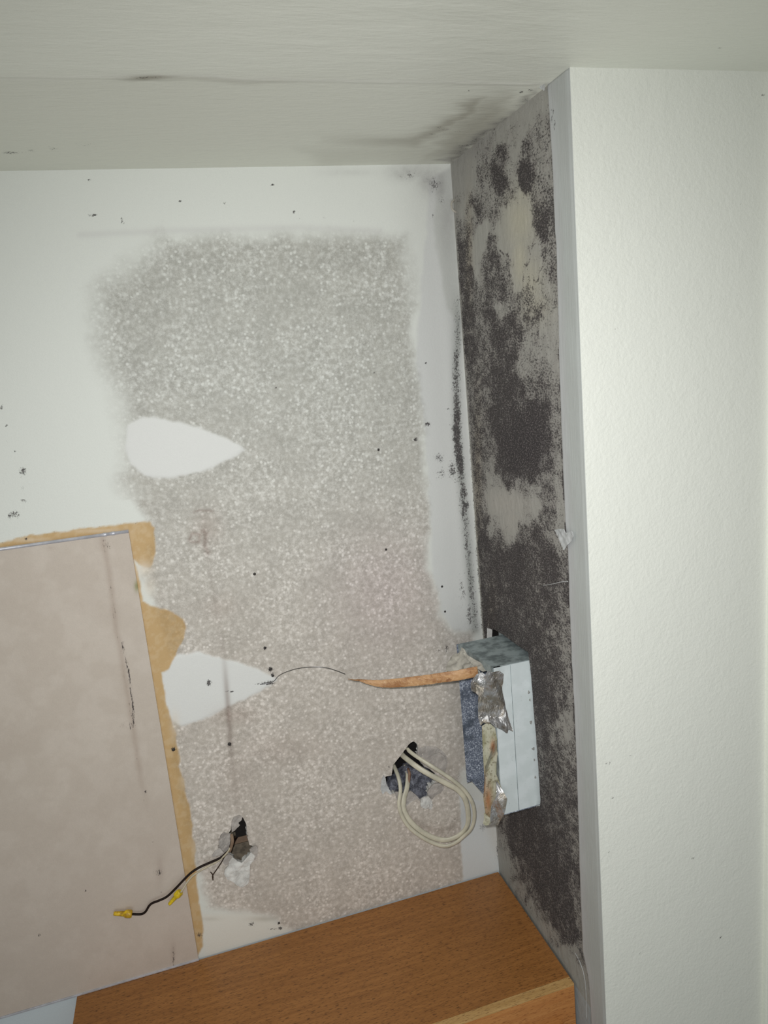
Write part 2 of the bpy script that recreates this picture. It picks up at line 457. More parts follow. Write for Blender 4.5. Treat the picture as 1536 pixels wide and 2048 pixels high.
def back_attrs(P):
    x, y = px(P)
    z = P[:, 2]
    wx = x + 10 * (fbm(x / 26, y / 26) - .5); wy = y + 10 * (fbm(x / 26 + 50, y / 26) - .5)
    wide = 34 * (fbm(x / 40 + 9, y / 40) - .5)
    n = len(x)
    base = np.tile(lin((222, 225, 219)), (n, 1))
    sp = poly_sd(wx + wide, wy + wide * .6, SPECK)
    soft = np.where((x < 330) & (y < 1000), 48, np.where(y < 620, 26, 14))
    speck = 1 - sstep(-soft, soft * .8, sp)
    base = mixc(base, speck * .55, (214, 214, 209))
    base = mixc(base, speck * .75 * sstep(700, 1500, y), (238, 228, 219))
    base = mixc(base, .35 * blobs(x, y, [(770, 1180, 110, 120, 1)]) * speck, (226, 205, 208))
    # smooth joint compound
    for poly in (TEAR_A, TEAR_B):
        k = 1 - sstep(-3, 4, poly_sd(wx, wy, poly))
        speck *= 1 - k; base = mixc(base, k, (222, 223, 220))
    bott = 1 - sstep(-8, 8, poly_sd(wx, wy, [(405,1830),(440,1826),(520,1830),(560,1848),(590,1862),(620,1885),(410,1920)]))
    speck *= 1 - bott * .9; base = mixc(base, bott * .8, (226, 224, 215))
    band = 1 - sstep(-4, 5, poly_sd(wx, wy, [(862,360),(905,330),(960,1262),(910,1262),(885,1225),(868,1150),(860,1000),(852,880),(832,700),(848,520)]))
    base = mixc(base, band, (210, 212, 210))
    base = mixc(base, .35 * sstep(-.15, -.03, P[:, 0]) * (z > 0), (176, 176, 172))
    grey = 1 - sstep(-4, 6, poly_sd(wx, wy, [(878,350),(908,330),(920,600),(915,640),(892,610),(880,520),(868,470),(872,420)]))
    base = mixc(base, grey * .55, (176, 178, 172))
    low = 1 - sstep(-3, 3, poly_sd(wx, wy, [(918,1590),(955,1600),(1010,1620),(1010,1760),(925,1765),(922,1700)]))
    speck *= 1 - low; base = mixc(base, low, (208, 212, 212))
    # tan adhesive left around the board
    tn = 1 - sstep(-2, 2.5, poly_sd(wx, wy, TAN))
    speck *= 1 - tn * .6
    base = mixc(base, tn, (196, 165, 118))
    base = mixc(base, tn * .45 * sstep(.45, .62, fbm(x / 9, y / 9)), (208, 184, 146))
    pale = blobs(x, y, [(290, 1138, 18, 16, 1), (300, 1172, 14, 22, .7), (350, 1450, 9, 26, .8), (366, 1560, 5, 18, .5), (388, 1690, 6, 20, .5), (200, 1062, 60, 4, .5), (60, 1080, 40, 4, .5)])
    base = mixc(base, pale * .7, (226, 214, 196))
    below = (z < PANEL_BOTTOM_Z)
    base[below] = lin((205, 216, 222)); speck[below] = 0
    # brown water marks
    vline = np.exp(-(line_d(x, y, [(408,1030),(412,1100),(432,1210),(447,1300),(455,1400),(462,1500),(472,1600),(480,1650)]) / 5.5) ** 2)
    base = mixc(base, vline * (.14 + .40 * sstep(1300, 1400, y) * (1 - sstep(1430, 1560, y))), (128, 108, 98))
    loops = np.exp(-(line_d(x, y, [(378,1080),(385,1066),(400,1070),(398,1084),(382,1084)]) / 3.5) ** 2)
    loops = np.maximum(loops, np.exp(-(line_d(x, y, [(405,1062),(412,1068),(408,1090),(416,1105)]) / 5) ** 2) * .8)
    loops = np.maximum(loops, np.exp(-(line_d(x, y, [(388,1024),(400,1020),(425,1022)]) / 2.5) ** 2) * .8)
    base = mixc(base, .45 * loops, (140, 108, 96))
    base = mixc(base, .25 * blobs(x, y, [(415, 1055, 30, 38, 1), (470, 1430, 40, 18, 1), (560, 1500, 80, 30, .6), (480, 1550, 40, 60, .5), (440, 1215, 40, 22, .6)]), (176, 146, 132))
    base = mixc(base, .35 * blobs(x, y, [(530, 1838, 30, 5, 1), (420, 1838, 20, 4, .6)]), (150, 140, 120))
    base = mixc(base, .5 * sstep(560, 460, y) * np.exp(-(line_d(x, y, [(160,470),(330,462),(600,455),(760,462)]) / 7) ** 2), (206, 206, 203))
    # corner: grey film of mould
    film = blobs(x, y, [(815, 345, 42, 16, .7), (860, 362, 22, 26, .9), (880, 372, 12, 26, 1), (895, 430, 16, 60, .55), (700, 345, 60, 8, .25)])
    base = mixc(base, .5 * film * (.5 + fbm(x / 8, y / 8)), (132, 128, 128))
    cl = line_d(x, y, [(912,560),(916,640),(912,740),(914,860),(922,960),(932,1060),(942,1170),(950,1260)])
    film2 = np.exp(-(cl / 9) ** 2) * sstep(560, 660, y) * (.35 + .6 * fbm(x / 10 + 3, y / 45))
    base = mixc(base, film2 * .8, (116, 120, 114))
    # torn lower corner paper
    sh = np.exp(-(line_d(x, y, [(965,1620),(985,1660),(1000,1700)]) / 14) ** 2)
    base = mixc(base, sh * .3, (186, 176, 158))
    # mould colonies
    mold = np.zeros(n)
    mold = np.maximum(mold, np.exp(-(cl / 10) ** 2) * np.interp(y, [560, 600, 700, 820, 860, 930, 960, 1010, 1100, 1240, 1290], [0, .35, .42, .55, .85, .9, .45, .5, .38, .42, .2]) * (.55 + .8 * fbm(x / 7, y / 30)))
    mold = np.maximum(mold, np.exp(-(line_d(x, y, [(904,335),(915,420),(924,560),(934,760),(944,950),(957,1150),(967,1280)]) / 3.0) ** 2) * (.2 + .45 * fbm(x / 6, y / 25)))
    mold = np.maximum(mold, blobs(x, y, [(915,880,6,34,.95),(918,915,5,16,1),(878,915,12,12,.5),(882,945,12,16,.42),(905,940,12,24,.5),(926,985,9,30,.6),(930,1010,14,12,.62),(925,1180,10,40,.35),(940,1230,8,30,.5),
        (820,350,30,12,.30),(868,368,16,20,.42),(882,400,8,18,.3),(880,1302,10,10,.4),(893,1296,6,9,.5),
        (183,431,11,2.2,.9),(190,430,6,1.8,.9),(243,440,2,7,.6),(248,446,8,3,.4),(360,402,3,2.2,1),(449,407,2.2,2,.9),(588,424,3,2.5,1),(600,436,2,2,.7),(545,370,3.2,2.5,1),(178,360,4,2.5,.9),
        (638,440,2,2,.6),(648,435,3,3,.5),(708,440,1.6,11,.3),(866,431,2.2,5,.7),(552,776,3.5,2.2,.9),(545,500,1.8,1.8,.8),(748,746,2,2,.8),(757,899,3,3,.9),(831,879,5,4,.9),(855,848,6,6,.65),
        (852,726,2.8,3,.8),(896,818,6,2,.6),(900,850,14,2,.5),(47,943,9,9,.62),(46,940,4,4,.9),(46,975,5,6,.35),(48,1002,7,5,.5),(30,1028,12,9,.55),(18,1032,3,4,.8),(10,1004,10,3,.25),(12,852,3,3,.8),
        (3,815,5,8,.5),(14,880,4,10,.35),(30,903,2,2,.7),(52,1078,3,3,.9),(427,1085,2.5,2.5,.5),(418,1366,8,8,.55),(417,1366,4.5,7,1),(541,1338,6,6,.75),(544,1350,6,6,.7),(536,1366,16,4,.75),
        (530,1368,24,1.7,.85),(463,1383,12,1.5,.8),(530,1296,4,4,.9),(459,1488,4.5,4.5,.9),(347,1499,5,5,.8),(502,1848,9,7,.5),(502,1848,4,4,.6),(558,1846,3,3.5,.95),(560,1857,4,3.2,.95),(545,1858,13,1.4,.6),
        (400,1870,9,6,.5),(520,1740,14,1,.45),(777,1534,3,2,.8),(774,1540,2,2,.8),(755,1535,2,2,.6),(916,1553,2,2,.8),(910,1638,2,2,.7),(425,1662,2,2,.6),
        (965,1655,8,8,.5),(995,1700,4,30,.45),(1003,1735,4,12,.6)]))
    edge = np.exp(-(poly_sd(wx, wy, TAN) / 2.2) ** 2) * sstep(380, 300, y * 0 + x * .6) * .22
    mold = np.maximum(mold, edge * (y < 1100))
    return {'base': base, 'speck': speck, 'mold': np.clip(mold * 1.25, 0, 1.3)}
us = lattice(-2.2, 0.0, -1.08, 0.0, 0.0024, .16)
vs = lattice(-1.1, H, -.04, H, 0.0025, .16)
holes = [P2(HOLE_L), P2(HOLE_R)]
TA, TB = P2(TEAR_A), P2(TEAR_B)
def back_fn(U, V):
    Y = np.zeros(U.shape)
    d = -U
    # corner tape and compound: a soft hump running up the corner, and a swelling over each patched screw line
    Y -= 0.0016 * np.exp(-((d - 0.030 - .004 * np.sin(V * 5)) / .016) ** 2) * sstep(1.43, 1.36, V) * sstep(.55, .7, V)
    Y -= 0.0012 * (1 - sstep(-.004, .004, poly_sd(U, V, TA))) + 0.0012 * (1 - sstep(-.004, .004, poly_sd(U, V, TB)))
    Y += 0.0012 * (fbm(U * 14, V * 9) - .5)
    Y = np.where((d < 1e-6) | (V > H - 1e-6), 0, Y)
    return np.stack([U, Y, V], 1)
P, F, _, _ = grid(us, vs, back_fn, holes=holes)
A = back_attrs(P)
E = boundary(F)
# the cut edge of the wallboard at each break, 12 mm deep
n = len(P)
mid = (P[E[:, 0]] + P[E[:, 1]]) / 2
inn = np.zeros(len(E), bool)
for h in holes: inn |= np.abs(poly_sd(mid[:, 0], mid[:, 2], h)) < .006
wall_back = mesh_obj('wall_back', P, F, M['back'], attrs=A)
tag(wall_back, kind='structure')
E = E[inn]
ids = np.unique(E); mp_ = {k: i for i, k in enumerate(ids)}; k = len(ids)
jit = np.array([[random.uniform(-.0025, .0025), .012, random.uniform(-.0025, .0025)] for _ in ids])
V = np.vstack([P[ids], P[ids] + jit])
Fs = [(mp_[b], mp_[a], mp_[a] + k, mp_[b] + k) for a, b in E]
put_under(mesh_obj('broken_edge', V, Fs, M['gypsum'], smooth=False), wall_back)

# ------------------------------------------------------------------ side wall of the alcove (x = 0), mouldy panel
MOLD_S = """905 330 .05;940 330 .12;1000 240 .12;1050 220 .15;1085 200 .15;1020 280 .3;1040 260 .3;1000 262 .25;1092 230 .5;985 290 .35;1000 300 .68;1050 300 .62;1030 300 .25;1085 300 .45;965 330 .5;940 360 .1;995 340 .85;1020 335 .35;1055 345 .95;1083 340 .38;
1000 362 .95;1027 365 .4;1048 368 1.0;1078 370 .45;965 370 .45;965 385 .45;985 400 .5;1012 385 .55;1045 400 .2;1088 400 .62;930 400 .3;955 422 .7;990 430 .62;1020 430 .05;1050 430 .18;1085 430 .75;942 440 .45;
938 460 .6;965 465 .0;1010 455 .05;1050 460 .12;1085 455 .85;1105 460 .6;928 500 .75;955 495 .02;985 485 .65;1010 495 .05;1040 500 .0;1065 500 .25;1092 505 .5;932 540 .75;952 530 .12;970 525 .6;990 530 .72;1018 525 .55;1036 545 .0;1075 545 .25;1108 545 .6;
932 590 .75;955 590 .55;975 600 .7;1000 580 .7;1020 570 .55;1036 568 .05;1048 588 .6;1080 575 .35;1103 590 .4;935 640 .8;960 640 .6;985 640 .75;1002 622 .35;1020 650 .8;1055 630 .62;1080 622 .6;1102 640 .25;
940 700 .75;970 690 .6;1000 680 .8;1030 690 .7;1060 690 .42;1090 690 .35;1112 700 .3;945 760 .62;970 750 .6;990 750 .8;1018 775 .85;1048 740 .45;1080 745 .45;1075 770 .62;1108 760 .4;
948 800 .6;975 800 .62;1000 800 .85;1040 795 .72;1075 790 .62;1108 800 .45;950 830 .6;1000 830 .82;1035 830 .92;1065 835 1.0;1090 825 .8;1112 840 .5;950 880 .65;975 880 .62;1010 880 1.0;1060 880 1.0;1092 880 .85;1115 880 .45;
952 930 .62;975 925 .5;1000 930 .85;1030 930 1.05;1070 920 1.0;1095 930 .65;1118 930 .4;958 960 .6;985 955 .35;1022 965 .75;1060 955 .85;1090 960 .55;1122 960 .4;962 990 .55;980 985 .15;1010 990 .12;1045 985 .45;1070 990 .4;1098 980 .6;1125 1000 .35;
960 1010 .6;990 1015 .06;1030 1015 .05;1070 1015 .12;1102 1015 .6;1125 1030 .3;965 1035 .72;988 1042 .38;1018 1040 .08;1050 1035 .3;1090 1040 .62;1122 1045 .38;972 1080 .85;1000 1070 .62;1025 1058 .25;1048 1065 .62;1075 1075 .75;1105 1060 .55;1120 1070 .45;
975 1130 .75;1000 1120 .8;1040 1110 .88;1070 1130 .7;1095 1120 .9;1128 1120 .6;980 1200 .8;1010 1190 .8;1035 1170 .9;1070 1180 .72;1105 1190 .72;1130 1190 .6;985 1250 .85;1030 1240 .78;1070 1240 .7;1100 1230 .75;1130 1240 .55;1060 1275 .85;1100 1280 .7;1132 1290 .5;
1000 1300 .8;1070 1320 .82;1110 1310 .72;1138 1310 .5;1075 1400 .85;1100 1400 .85;1125 1390 .62;1145 1400 .5;1085 1470 .75;1110 1465 .6;1130 1450 .4;1145 1480 .5;1085 1550 .72;1110 1540 .66;1135 1550 .55;1150 1560 .6;1095 1610 .78;1125 1610 .68;
1010 1640 .6;1030 1650 .85;1060 1645 .85;1090 1650 .8;1120 1650 .75;1150 1650 .6;1008 1700 .35;1025 1690 .8;1060 1700 .85;1100 1700 .85;1130 1700 .75;1155 1700 .55;1012 1740 .08;1028 1745 .5;1045 1750 .7;1080 1760 .85;1120 1760 .9;1152 1760 .7;
1020 1780 .05;1040 1785 .38;1060 1790 .65;1090 1800 .8;1130 1800 .85;1155 1810 .6;1040 1815 .05;1065 1825 .35;1085 1835 .5;1110 1835 .82;1140 1840 .85;1162 1850 .5;1060 1850 .05;1080 1860 .15;1105 1870 .4;1130 1875 .72;1148 1880 .82;1165 1890 .55;
1090 1885 .04;1120 1905 .12;1145 1910 .4;1162 1920 .55;1110 1920 .03;1140 1940 .08;1160 1950 .2;1150 1975 .05;1170 2000 .1;1175 2048 .05;1100 1985 .0;1050 1900 .0;1000 1800 .0;900 200 .0;1000 1740 .02;1120 140 .1"""
MS = np.array([[float(a) for a in s.split()] for s in MOLD_S.replace('\n', '').split(';') if s.strip()])
def mold_field(x, y):
    num = np.zeros(x.shape); den = np.full(x.shape, 1e-9)
    for cx, cy, v in MS:
        r2 = ((x - cx) / 11.0) ** 2 + ((y - cy) / 17.0) ** 2
        w = 1.0 / (r2 + .18) ** 2.2
        num += w * v; den += w
    return num / den
DUCT_HOLE = [(974,1256),(990,1260),(1004,1268),(1016,1276),(1030,1287),(1044,1297),(1056,1304),(1060,1330),(1066,1400),(1074,1500),(1081,1600),(1080,1612),(1066,1612),(1040,1500),(1000,1480),(985,1400),(974,1290)]
def side_attrs(P):
    x, y = px(P)
    d = -P[:, 1]; z = P[:, 2]; n = len(x)
    a1 = fbm(d * 30, z * 24); a2 = fbm(d * 26 + 31, z * 20 + 7)
    wx = x + 16 * (a1 - .5) + 5 * (fbm(d * 160, z * 60) - .5) ; wy = y + 44 * (a2 - .5) + 14 * (fbm(d * 90 + 5, z * 70) - .5)
    m = mold_field(wx, wy)
    streak = fbm(d * 62, z * 52, 5)
    m = m + (streak - .5) * .42 * np.clip(m * 3, 0, 1)
    # hand-shaped tide lines in the damp plaster
    tides = [[(1085,420),(1075,450),(1070,480),(1058,510),(1047,535),(1045,560),(1048,585),(1056,596)], [(1088,470),(1086,520),(1076,550),(1064,580),(1062,590)],
             [(1003,500),(1013,505),(1020,530),(1023,575),(1020,590),(1005,565),(1003,540)], [(1025,650),(1045,636),(1060,632),(1068,640),(1074,680)], [(1023,1160),(1022,1190),(1030,1200),(1045,1190),(1048,1165)]]
    tx = x + 22 * (fbm(d * 70, z * 60) - .5); ty = y + 30 * (fbm(d * 70 + 9, z * 60) - .5)
    for T in tides:
        m = np.maximum(m, (.20 + .75 * fbm(x / 8, y / 8)) * np.exp(-(line_d(tx, ty, T) / 4.0) ** 2))
    m = np.where(np.abs(d - .0) < .012, m * (.35 + .65 * d / .012), m)
    # black ragged line where the compound strip stops
    edge = np.abs(d - BEAD_IN(z) + .002)
    rag = np.clip(fbm(z * 60, d * 30) * 2.4 - .35, 0, 1.25)
    ed = np.exp(-(edge / .0035) ** 2) * rag * np.interp(z, [-.05, .1, .3, .7, .95, 1.1, 1.2, 1.3, 1.42, 1.5], [.1, .5, .8, .95, 1, .6, .45, .6, .3, .3])
    m = np.maximum(m, ed)
    base = np.tile(lin((167, 165, 159)), (n, 1))
    dm = np.clip(m, 0, 1)
    base = mixc(base, .62 * sstep(.1, .9, dm), (122, 114, 112))
    base = mixc(base, .6 * blobs(x, y, [(1040, 440, 30, 60, 1), (1040, 520, 16, 60, 1), (1060, 560, 26, 50, .8), (1070, 610, 30, 40, .6), (1045, 395, 18, 25, .7)]), (196, 190, 168))
    base = mixc(base, .5 * blobs(x, y, [(1010, 1005, 50, 30, .9), (1020, 1040, 20, 30, .8)]), (186, 180, 172))
    base = mixc(base, .5 * blobs(x, y, [(1050, 890, 45, 70, 1)]), (84, 80, 90))
    base = mixc(base, .45 * blobs(x, y, [(1055, 1850, 30, 60, 1), (1100, 1930, 50, 50, 1), (1010, 1760, 25, 60, 1), (1160, 1990, 30, 40, 1)]), (150, 160, 158))
    base = mixc(base, .45 * blobs(x, y, [(930, 350, 30, 50, 1), (950, 300, 40, 40, .9)]), (150, 147, 144))
    base = mixc(base, .5 * blobs(x, y, [(955, 960, 8, 160, .9), (938, 500, 8, 120, .9), (985, 1230, 10, 60, .8)]), (158, 146, 126))
    base[z < -.01] = lin((168, 176, 178))
    m = np.where(z < -.01, .04, m)
    return {'base': base, 'speck': .12 * np.ones(n), 'mold': np.clip(m, 0, 1.2)}
_bead_px = [(1096,180),(1104,300),(1108,400),(1113,500),(1117,620),(1120,760),(1125,900),(1131,1040),(1136,1100),(1139,1200),(1144,1320),(1152,1480),(1157,1640),(1161,1780),(1166,1900),(1178,1960),(1184,2048)]
_bw = np.array([at(u, v, 0.0, 0) for u, v in _bead_px])
def BEAD_IN(z):
    return np.interp(z, _bw[::-1, 2], -_bw[::-1, 1]) + .0022 * (fbm(np.asarray(z) * 45, np.asarray(z) * 0 + 3) - .5)
us = lattice(0.0, D, 0.0, D, 0.0020, .1)
vs = lattice(-1.1, H, -.06, H, 0.0022, .16)
hole = [(-at(u, v, 0.0, 0)[1], at(u, v, 0.0, 0)[2]) for u, v in DUCT_HOLE]
def side_fn(U, V):
    X = 0.0014 * (fbm(U * 60, V * 22) - .5) + .001 * (fbm(U * 180, V * 90) - .5)
    X = np.where((U < 1e-6) | (V > H - 1e-6) | (U > D - 1e-6), 0, X)
    return np.stack([X, -U, V], 1)
P, F, _, _ = grid(us, vs, side_fn, holes=[hole])
A = side_attrs(P)
wall_right = tag(mesh_obj('wall_right', P, F, M['side'], attrs=A), kind='structure')
E = boundary(F)
mid = (P[E[:, 0]] + P[E[:, 1]]) / 2
E = E[np.abs(poly_sd(-mid[:, 1], mid[:, 2], hole)) < .005]
ids = np.unique(E); mp_ = {k: i for i, k in enumerate(ids)}; k = len(ids)
V = np.vstack([P[ids], P[ids] + np.array([.012, 0, 0])])
put_under(mesh_obj('cut_edge', V, [(mp_[b], mp_[a], mp_[a] + k, mp_[b] + k) for a, b in E], M['gypsum'], smooth=False), wall_right)

# outer wall facing the room, right of the alcove
def outer_attrs(P):
    x, y = px(P); n = len(x)
    base = np.tile(lin((229, 231, 223)), (n, 1))
    m = blobs(x, y, [(1458,112,3,3,.8),(1526,190,3,3,.8),(1480,410,2,2,.7),(1232,658,2.5,2.5,.7),(1446,597,2.5,2.5,.6),(1190,672,3,3,.3),(1212,1528,2,2.5,.9),(1220,1527,2,2.5,.9),(1226,1597,4,1.5,.7),
        (1218,1703,2,2,.8),(1222,1712,2,2,.8),(1386,1716,3,3,.8),(1421,1531,2,2,.7),(1441,1876,2.5,2.5,.8),(1279,1907,2,2,.6),(1260,1510,2,2,.6),(1297,439,1.5,2,.6),(1222,956,1.5,1.5,.6),(1215,943,1.5,1.5,.6)])
    return {'base': base, 'speck': np.zeros(n), 'mold': m * 1.2}
us = lattice(-.0016, 1.3, -.0016, .36, 0.003, .2); vs = lattice(-1.1, H, -.1, H, 0.0035, .2)
P, F, _, _ = grid(us, vs, lambda U, V: np.stack([U, -D + .0014 * (fbm(U * 8, V * 6) - .5) * sstep(-.001, .02, U), V], 1))
tag(mesh_obj('wall_front', P, F, M['outer'], attrs=outer_attrs(P)), kind='structure')
V, F = box(.3235, .40, -D - .012, -D + .01, -1.1, H, .004)
n = len(V)
tag(mesh_obj('trim_2', V, F, M['outer'], smooth=False, attrs={'base': np.tile(lin((238, 241, 230)), (n, 1)), 'speck': np.zeros(n), 'mold': np.zeros(n)}), kind='structure')

# corner bead with its strip of joint compound, raised over the side wall
def bead_fn(U, V):
    a = BEAD_IN(V)
    d = a + (D - .0005 - a) * U
    th = .0018 * sstep(0, .06, U) + .0005 * (fbm(U * 3, V * 30) - .5) + .0004
    th = np.where(U > .9, .0014, th)
    return np.stack([-th, -d, V], 1)
us = np.linspace(0, 1, 26); vs = np.linspace(-1.1, H - .0005, 900)
P, F, U_, V_ = grid(us, vs, bead_fn)
x, y = px(P)
nb = len(x)
base = np.tile(lin((184, 186, 185)), (nb, 1))
base = mixc(base, .35 * sstep(.45, .65, fbm(U_ * 3.2, V_ * 14)), (196, 200, 200))
base = mixc(base, .45 * sstep(.25, .5, U_) * (1 - sstep(1.25, 1.42, V_) * .5), (178, 184, 179))
base = mixc(base, .4 * sstep(.3, .0, U_), (204, 204, 208))
ml = blobs(x, y, [(1104,235,3,20,.6),(1109,250,2,14,.7),(1106,222,3,6,.5)])
P, F, A = thicken(P, F, (.006, 0, 0), {'base': base, 'speck': np.zeros(nb), 'mold': ml})
tag(mesh_obj('trim_1', P, F, M['bead'], attrs=A), kind='structure')

# ------------------------------------------------------------------ ceiling
def ceil_attrs(P):
    x, y = px(P); n = len(x)
    base = np.tile(lin((240, 242, 231)), (n, 1))
    wx = x + 60 * (fbm(P[:, 0] * 14, P[:, 1] * 40) - .5); wy = y + 14 * (fbm(P[:, 0] * 12 + 9, P[:, 1] * 30) - .5)
    st = .55 * np.exp(-(line_d(wx, wy, [(640,282),(740,284),(820,284),(870,262),(915,232),(950,208)]) / 13) ** 2) * sstep(560, 860, x)
    st = np.maximum(st, .50 * (1 - sstep(-34, 34, poly_sd(wx, wy, [(868,282),(915,236),(960,208),(1010,196),(1000,250),(905,322),(850,322)]))))
    st = np.maximum(st, .22 * (1 - sstep(-20, 20, poly_sd(wx, wy, [(600,300),(860,280),(905,325),(640,335)]))))
    base = mixc(base, st, (132, 124, 106))
    gr = .75 * (1 - sstep(-12, 12, poly_sd(wx, wy, [(880,318),(930,285),(1000,235),(1055,196),(1075,185),(1060,205),(905,332)])))
    base = mixc(base, gr, (128, 124, 122))
    base = mixc(base, .3 * sstep(130, 170, y) * sstep(1100, 200, x), (206, 205, 190))
    seam = np.exp(-((wy - np.interp(x, [0, 290, 800, 1090], [156, 153, 164, 172])) / 4) ** 2)
    base = mixc(base, seam * .35, (235, 235, 228))
    base = mixc(base, .7 * blobs(wx, wy, [(300, 157, 60, 4, 1), (400, 160, 120, 3, .4), (500, 163, 90, 3, .3)]), (118, 106, 84))
    m = blobs(x, y, [(290,155,36,3,.45),(20,306,26,5,.42),(62,301,10,4,.45),(105,297,12,5,.42),(170,290,30,4,.28),(1043,184,4,3,.95),(1060,180,4,3,.9),(940,181,5,4,.55),(872,163,4,2,.5),(1458,112,2,2,.8),(1440,96,3,2,.8)])
    m = np.maximum(m, .36 * gr / .75 * (.5 + fbm(x / 8, y / 8)))
    m = np.maximum(m, .30 * blobs(wx, wy, [(880,258,22,8,1),(905,262,20,8,1),(860,272,30,6,1)]))
    m = np.maximum(m, .25 * np.exp(-((P[:, 1]) / .004) ** 2) * (x > 620) * (x < 905))
    return {'base': base, 'speck': np.zeros(n), 'mold': m * 1.2}
def ceil_fn(U, V):          # U = x, V = y
    Z = np.full(U.shape, H)
    s = np.exp(-((V + .371 + .003 * (fbm(U * 12, U * 0) - .5)) / .0035) ** 2)
    Z -= (V < -.01) * (V > -.7) * (s * .0016 * fbm(U * 20, V * 5) + .0007 * sstep(-.367, -.378, V))
    Z -= .0015 * (fbm(U * 9, V * 30) - .5) * sstep(-.38, -.45, V) * np.exp(-((U + .2) / .3) ** 2) * (V > -.9)
    return np.stack([U, V, Z], 1)
us = lattice(-2.2, 1.3, -.86, .40, .004, .2); vs = lattice(-3.0, 0.0, -.70, 0.0, .003, .2)
P, F, _, _ = grid(us, vs, ceil_fn, flip=True)
tag(mesh_obj('ceiling', P, F, M['ceil'], attrs=ceil_attrs(P)), kind='structure')

# ------------------------------------------------------------------ cavities behind the breaks (parts of the walls)
def open_box(x0, x1, y0, y1, z0, z1):       # a box open towards -y
    V = [(x0, y0, z0), (x1, y0, z0), (x1, y0, z1), (x0, y0, z1), (x0, y1, z0), (x1, y1, z0), (x1, y1, z1), (x0, y1, z1)]
    return V, [(4, 7, 6, 5), (0, 4, 5, 1), (1, 5, 6, 2), (2, 6, 7, 3), (3, 7, 4, 0)]
a = at(430, 1640); b = at(520, 1740)
V, F = open_box(a[0] - .03, b[0] + .03, .012, .085, b[2] - .05, a[2] + .09)
put_under(mesh_obj('wall_cavity', V, F, M['cavity'], smooth=False), wall_back)
c0, c1 = at(480, 1674, .05), at(480, 1685, .05)
V, F = box(a[0] - .03, b[0] + .03, .050, .053, c1[2] - .001, c0[2] + .001)
put_under(mesh_obj('cavity_batten', V, F, M['stud'], smooth=False), wall_back)
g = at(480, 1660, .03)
V, F = box(g[0] - .01, g[0] + .05, .02, .08, g[2] - .008, g[2] + .09)  # dark block added in place of shade in the cavity's upper part
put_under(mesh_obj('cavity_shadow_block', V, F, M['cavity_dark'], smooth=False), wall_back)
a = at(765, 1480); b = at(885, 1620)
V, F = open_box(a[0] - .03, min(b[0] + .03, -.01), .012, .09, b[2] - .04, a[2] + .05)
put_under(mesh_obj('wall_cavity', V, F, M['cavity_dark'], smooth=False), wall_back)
# lumpy grey fill seen in the right break
fill = [(800,1545),(815,1535),(835,1538),(860,1545),(880,1560),(885,1590),(860,1615),(820,1625),(790,1618),(785,1590),(775,1582),(782,1565)]
def sheet(name, pts_world, step, lift, mat, thick, parent=None, smooth=False, plane=1, attrs_fn=None):
    """a torn or bent sheet with its own outline; pts_world: (x, z) outline, lift(x, z) -> y"""
    Pn = np.array(pts_world)
    us = np.arange(Pn[:, 0].min() - step, Pn[:, 0].max() + step * 1.5, step); vs = np.arange(Pn[:, 1].min() - step, Pn[:, 1].max() + step * 1.5, step)
    P, F, U, V = grid(us, vs, lambda U, V: np.stack([U, lift(U, V), V], 1), keep=pts_world)
    A = attrs_fn(P) if attrs_fn else None
    P, F, A = thicken(P, F, (0, thick, 0), A)
    o = mesh_obj(name, P, F, mat, None, smooth, A)
    if parent is not None: put_under(o, parent)
    return o
sheet('mineral_fill', P2(fill, .03), .002, lambda U, V: .034 + .030 * (fbm(U * 90, V * 90) - .6) + .012 * (fbm(U * 300, V * 300) - .5), M['insulation'], .02, wall_back)

# torn facing and flaps round the left break
def leaf(pts, base_y, tilt, rough_, **k):
    W = P2(pts, base_y)
    cz = np.mean([w[1] for w in W]); cx = np.mean([w[0] for w in W])
    return W, (lambda U, V: base_y + tilt[0] * (U - cx) + tilt[1] * (V - cz) + rough_ * (fbm(U * 70, V * 70) - .5))
fl_l = [('torn_paper_flap', [(465,1716),(476,1724),(484,1726),(493,1717),(503,1706),(511,1700),(508,1722),(500,1730),(499,1752),(496,1765),(484,1772),(474,1768),(463,1761),(456,1760),(448,1748),(450,1740),(457,1733),(458,1725)], -.006, (0, .10), .007, 'gypsum'),
        ('torn_paper_flap', [(463,1659),(463,1645),(468,1635),(478,1631),(485,1634),(483,1642),(476,1646),(480,1651),(474,1656),(470,1661),(464,1663)], -.003, (.1, 0), .006, 'paper_grey'),
        ('torn_paper_flap', [(424,1712),(430,1703),(440,1697),(446,1704),(452,1708),(446,1713),(438,1711),(428,1714)], -.003, (0, .1), .005, 'paper_grey'),
        ('torn_paper_flap', [(446,1715),(458,1708),(466,1714),(468,1724),(460,1730),(450,1730),(445,1722)], -.004, (.1, 0), .006, 'paper_grey'),
        ('torn_paper_flap', [(499,1700),(505,1695),(511,1689),(516,1697),(515,1706),(510,1722),(504,1726),(499,1722),(503,1710)], -.004, (-.15, .0), .006, 'paper_grey'),
        ('torn_core', [(437,1682),(441,1670),(448,1663),(457,1668),(462,1670),(460,1690),(456,1706),(444,1711),(436,1699)], .006, (.35, 0), .008, 'paper_grey')]
for nm, pts, by, tl, rg, mt in fl_l:
    W, f_ = leaf(pts, by, tl, rg)
    sheet(nm, W, .0022, f_, M[mt], .0022, wall_back)
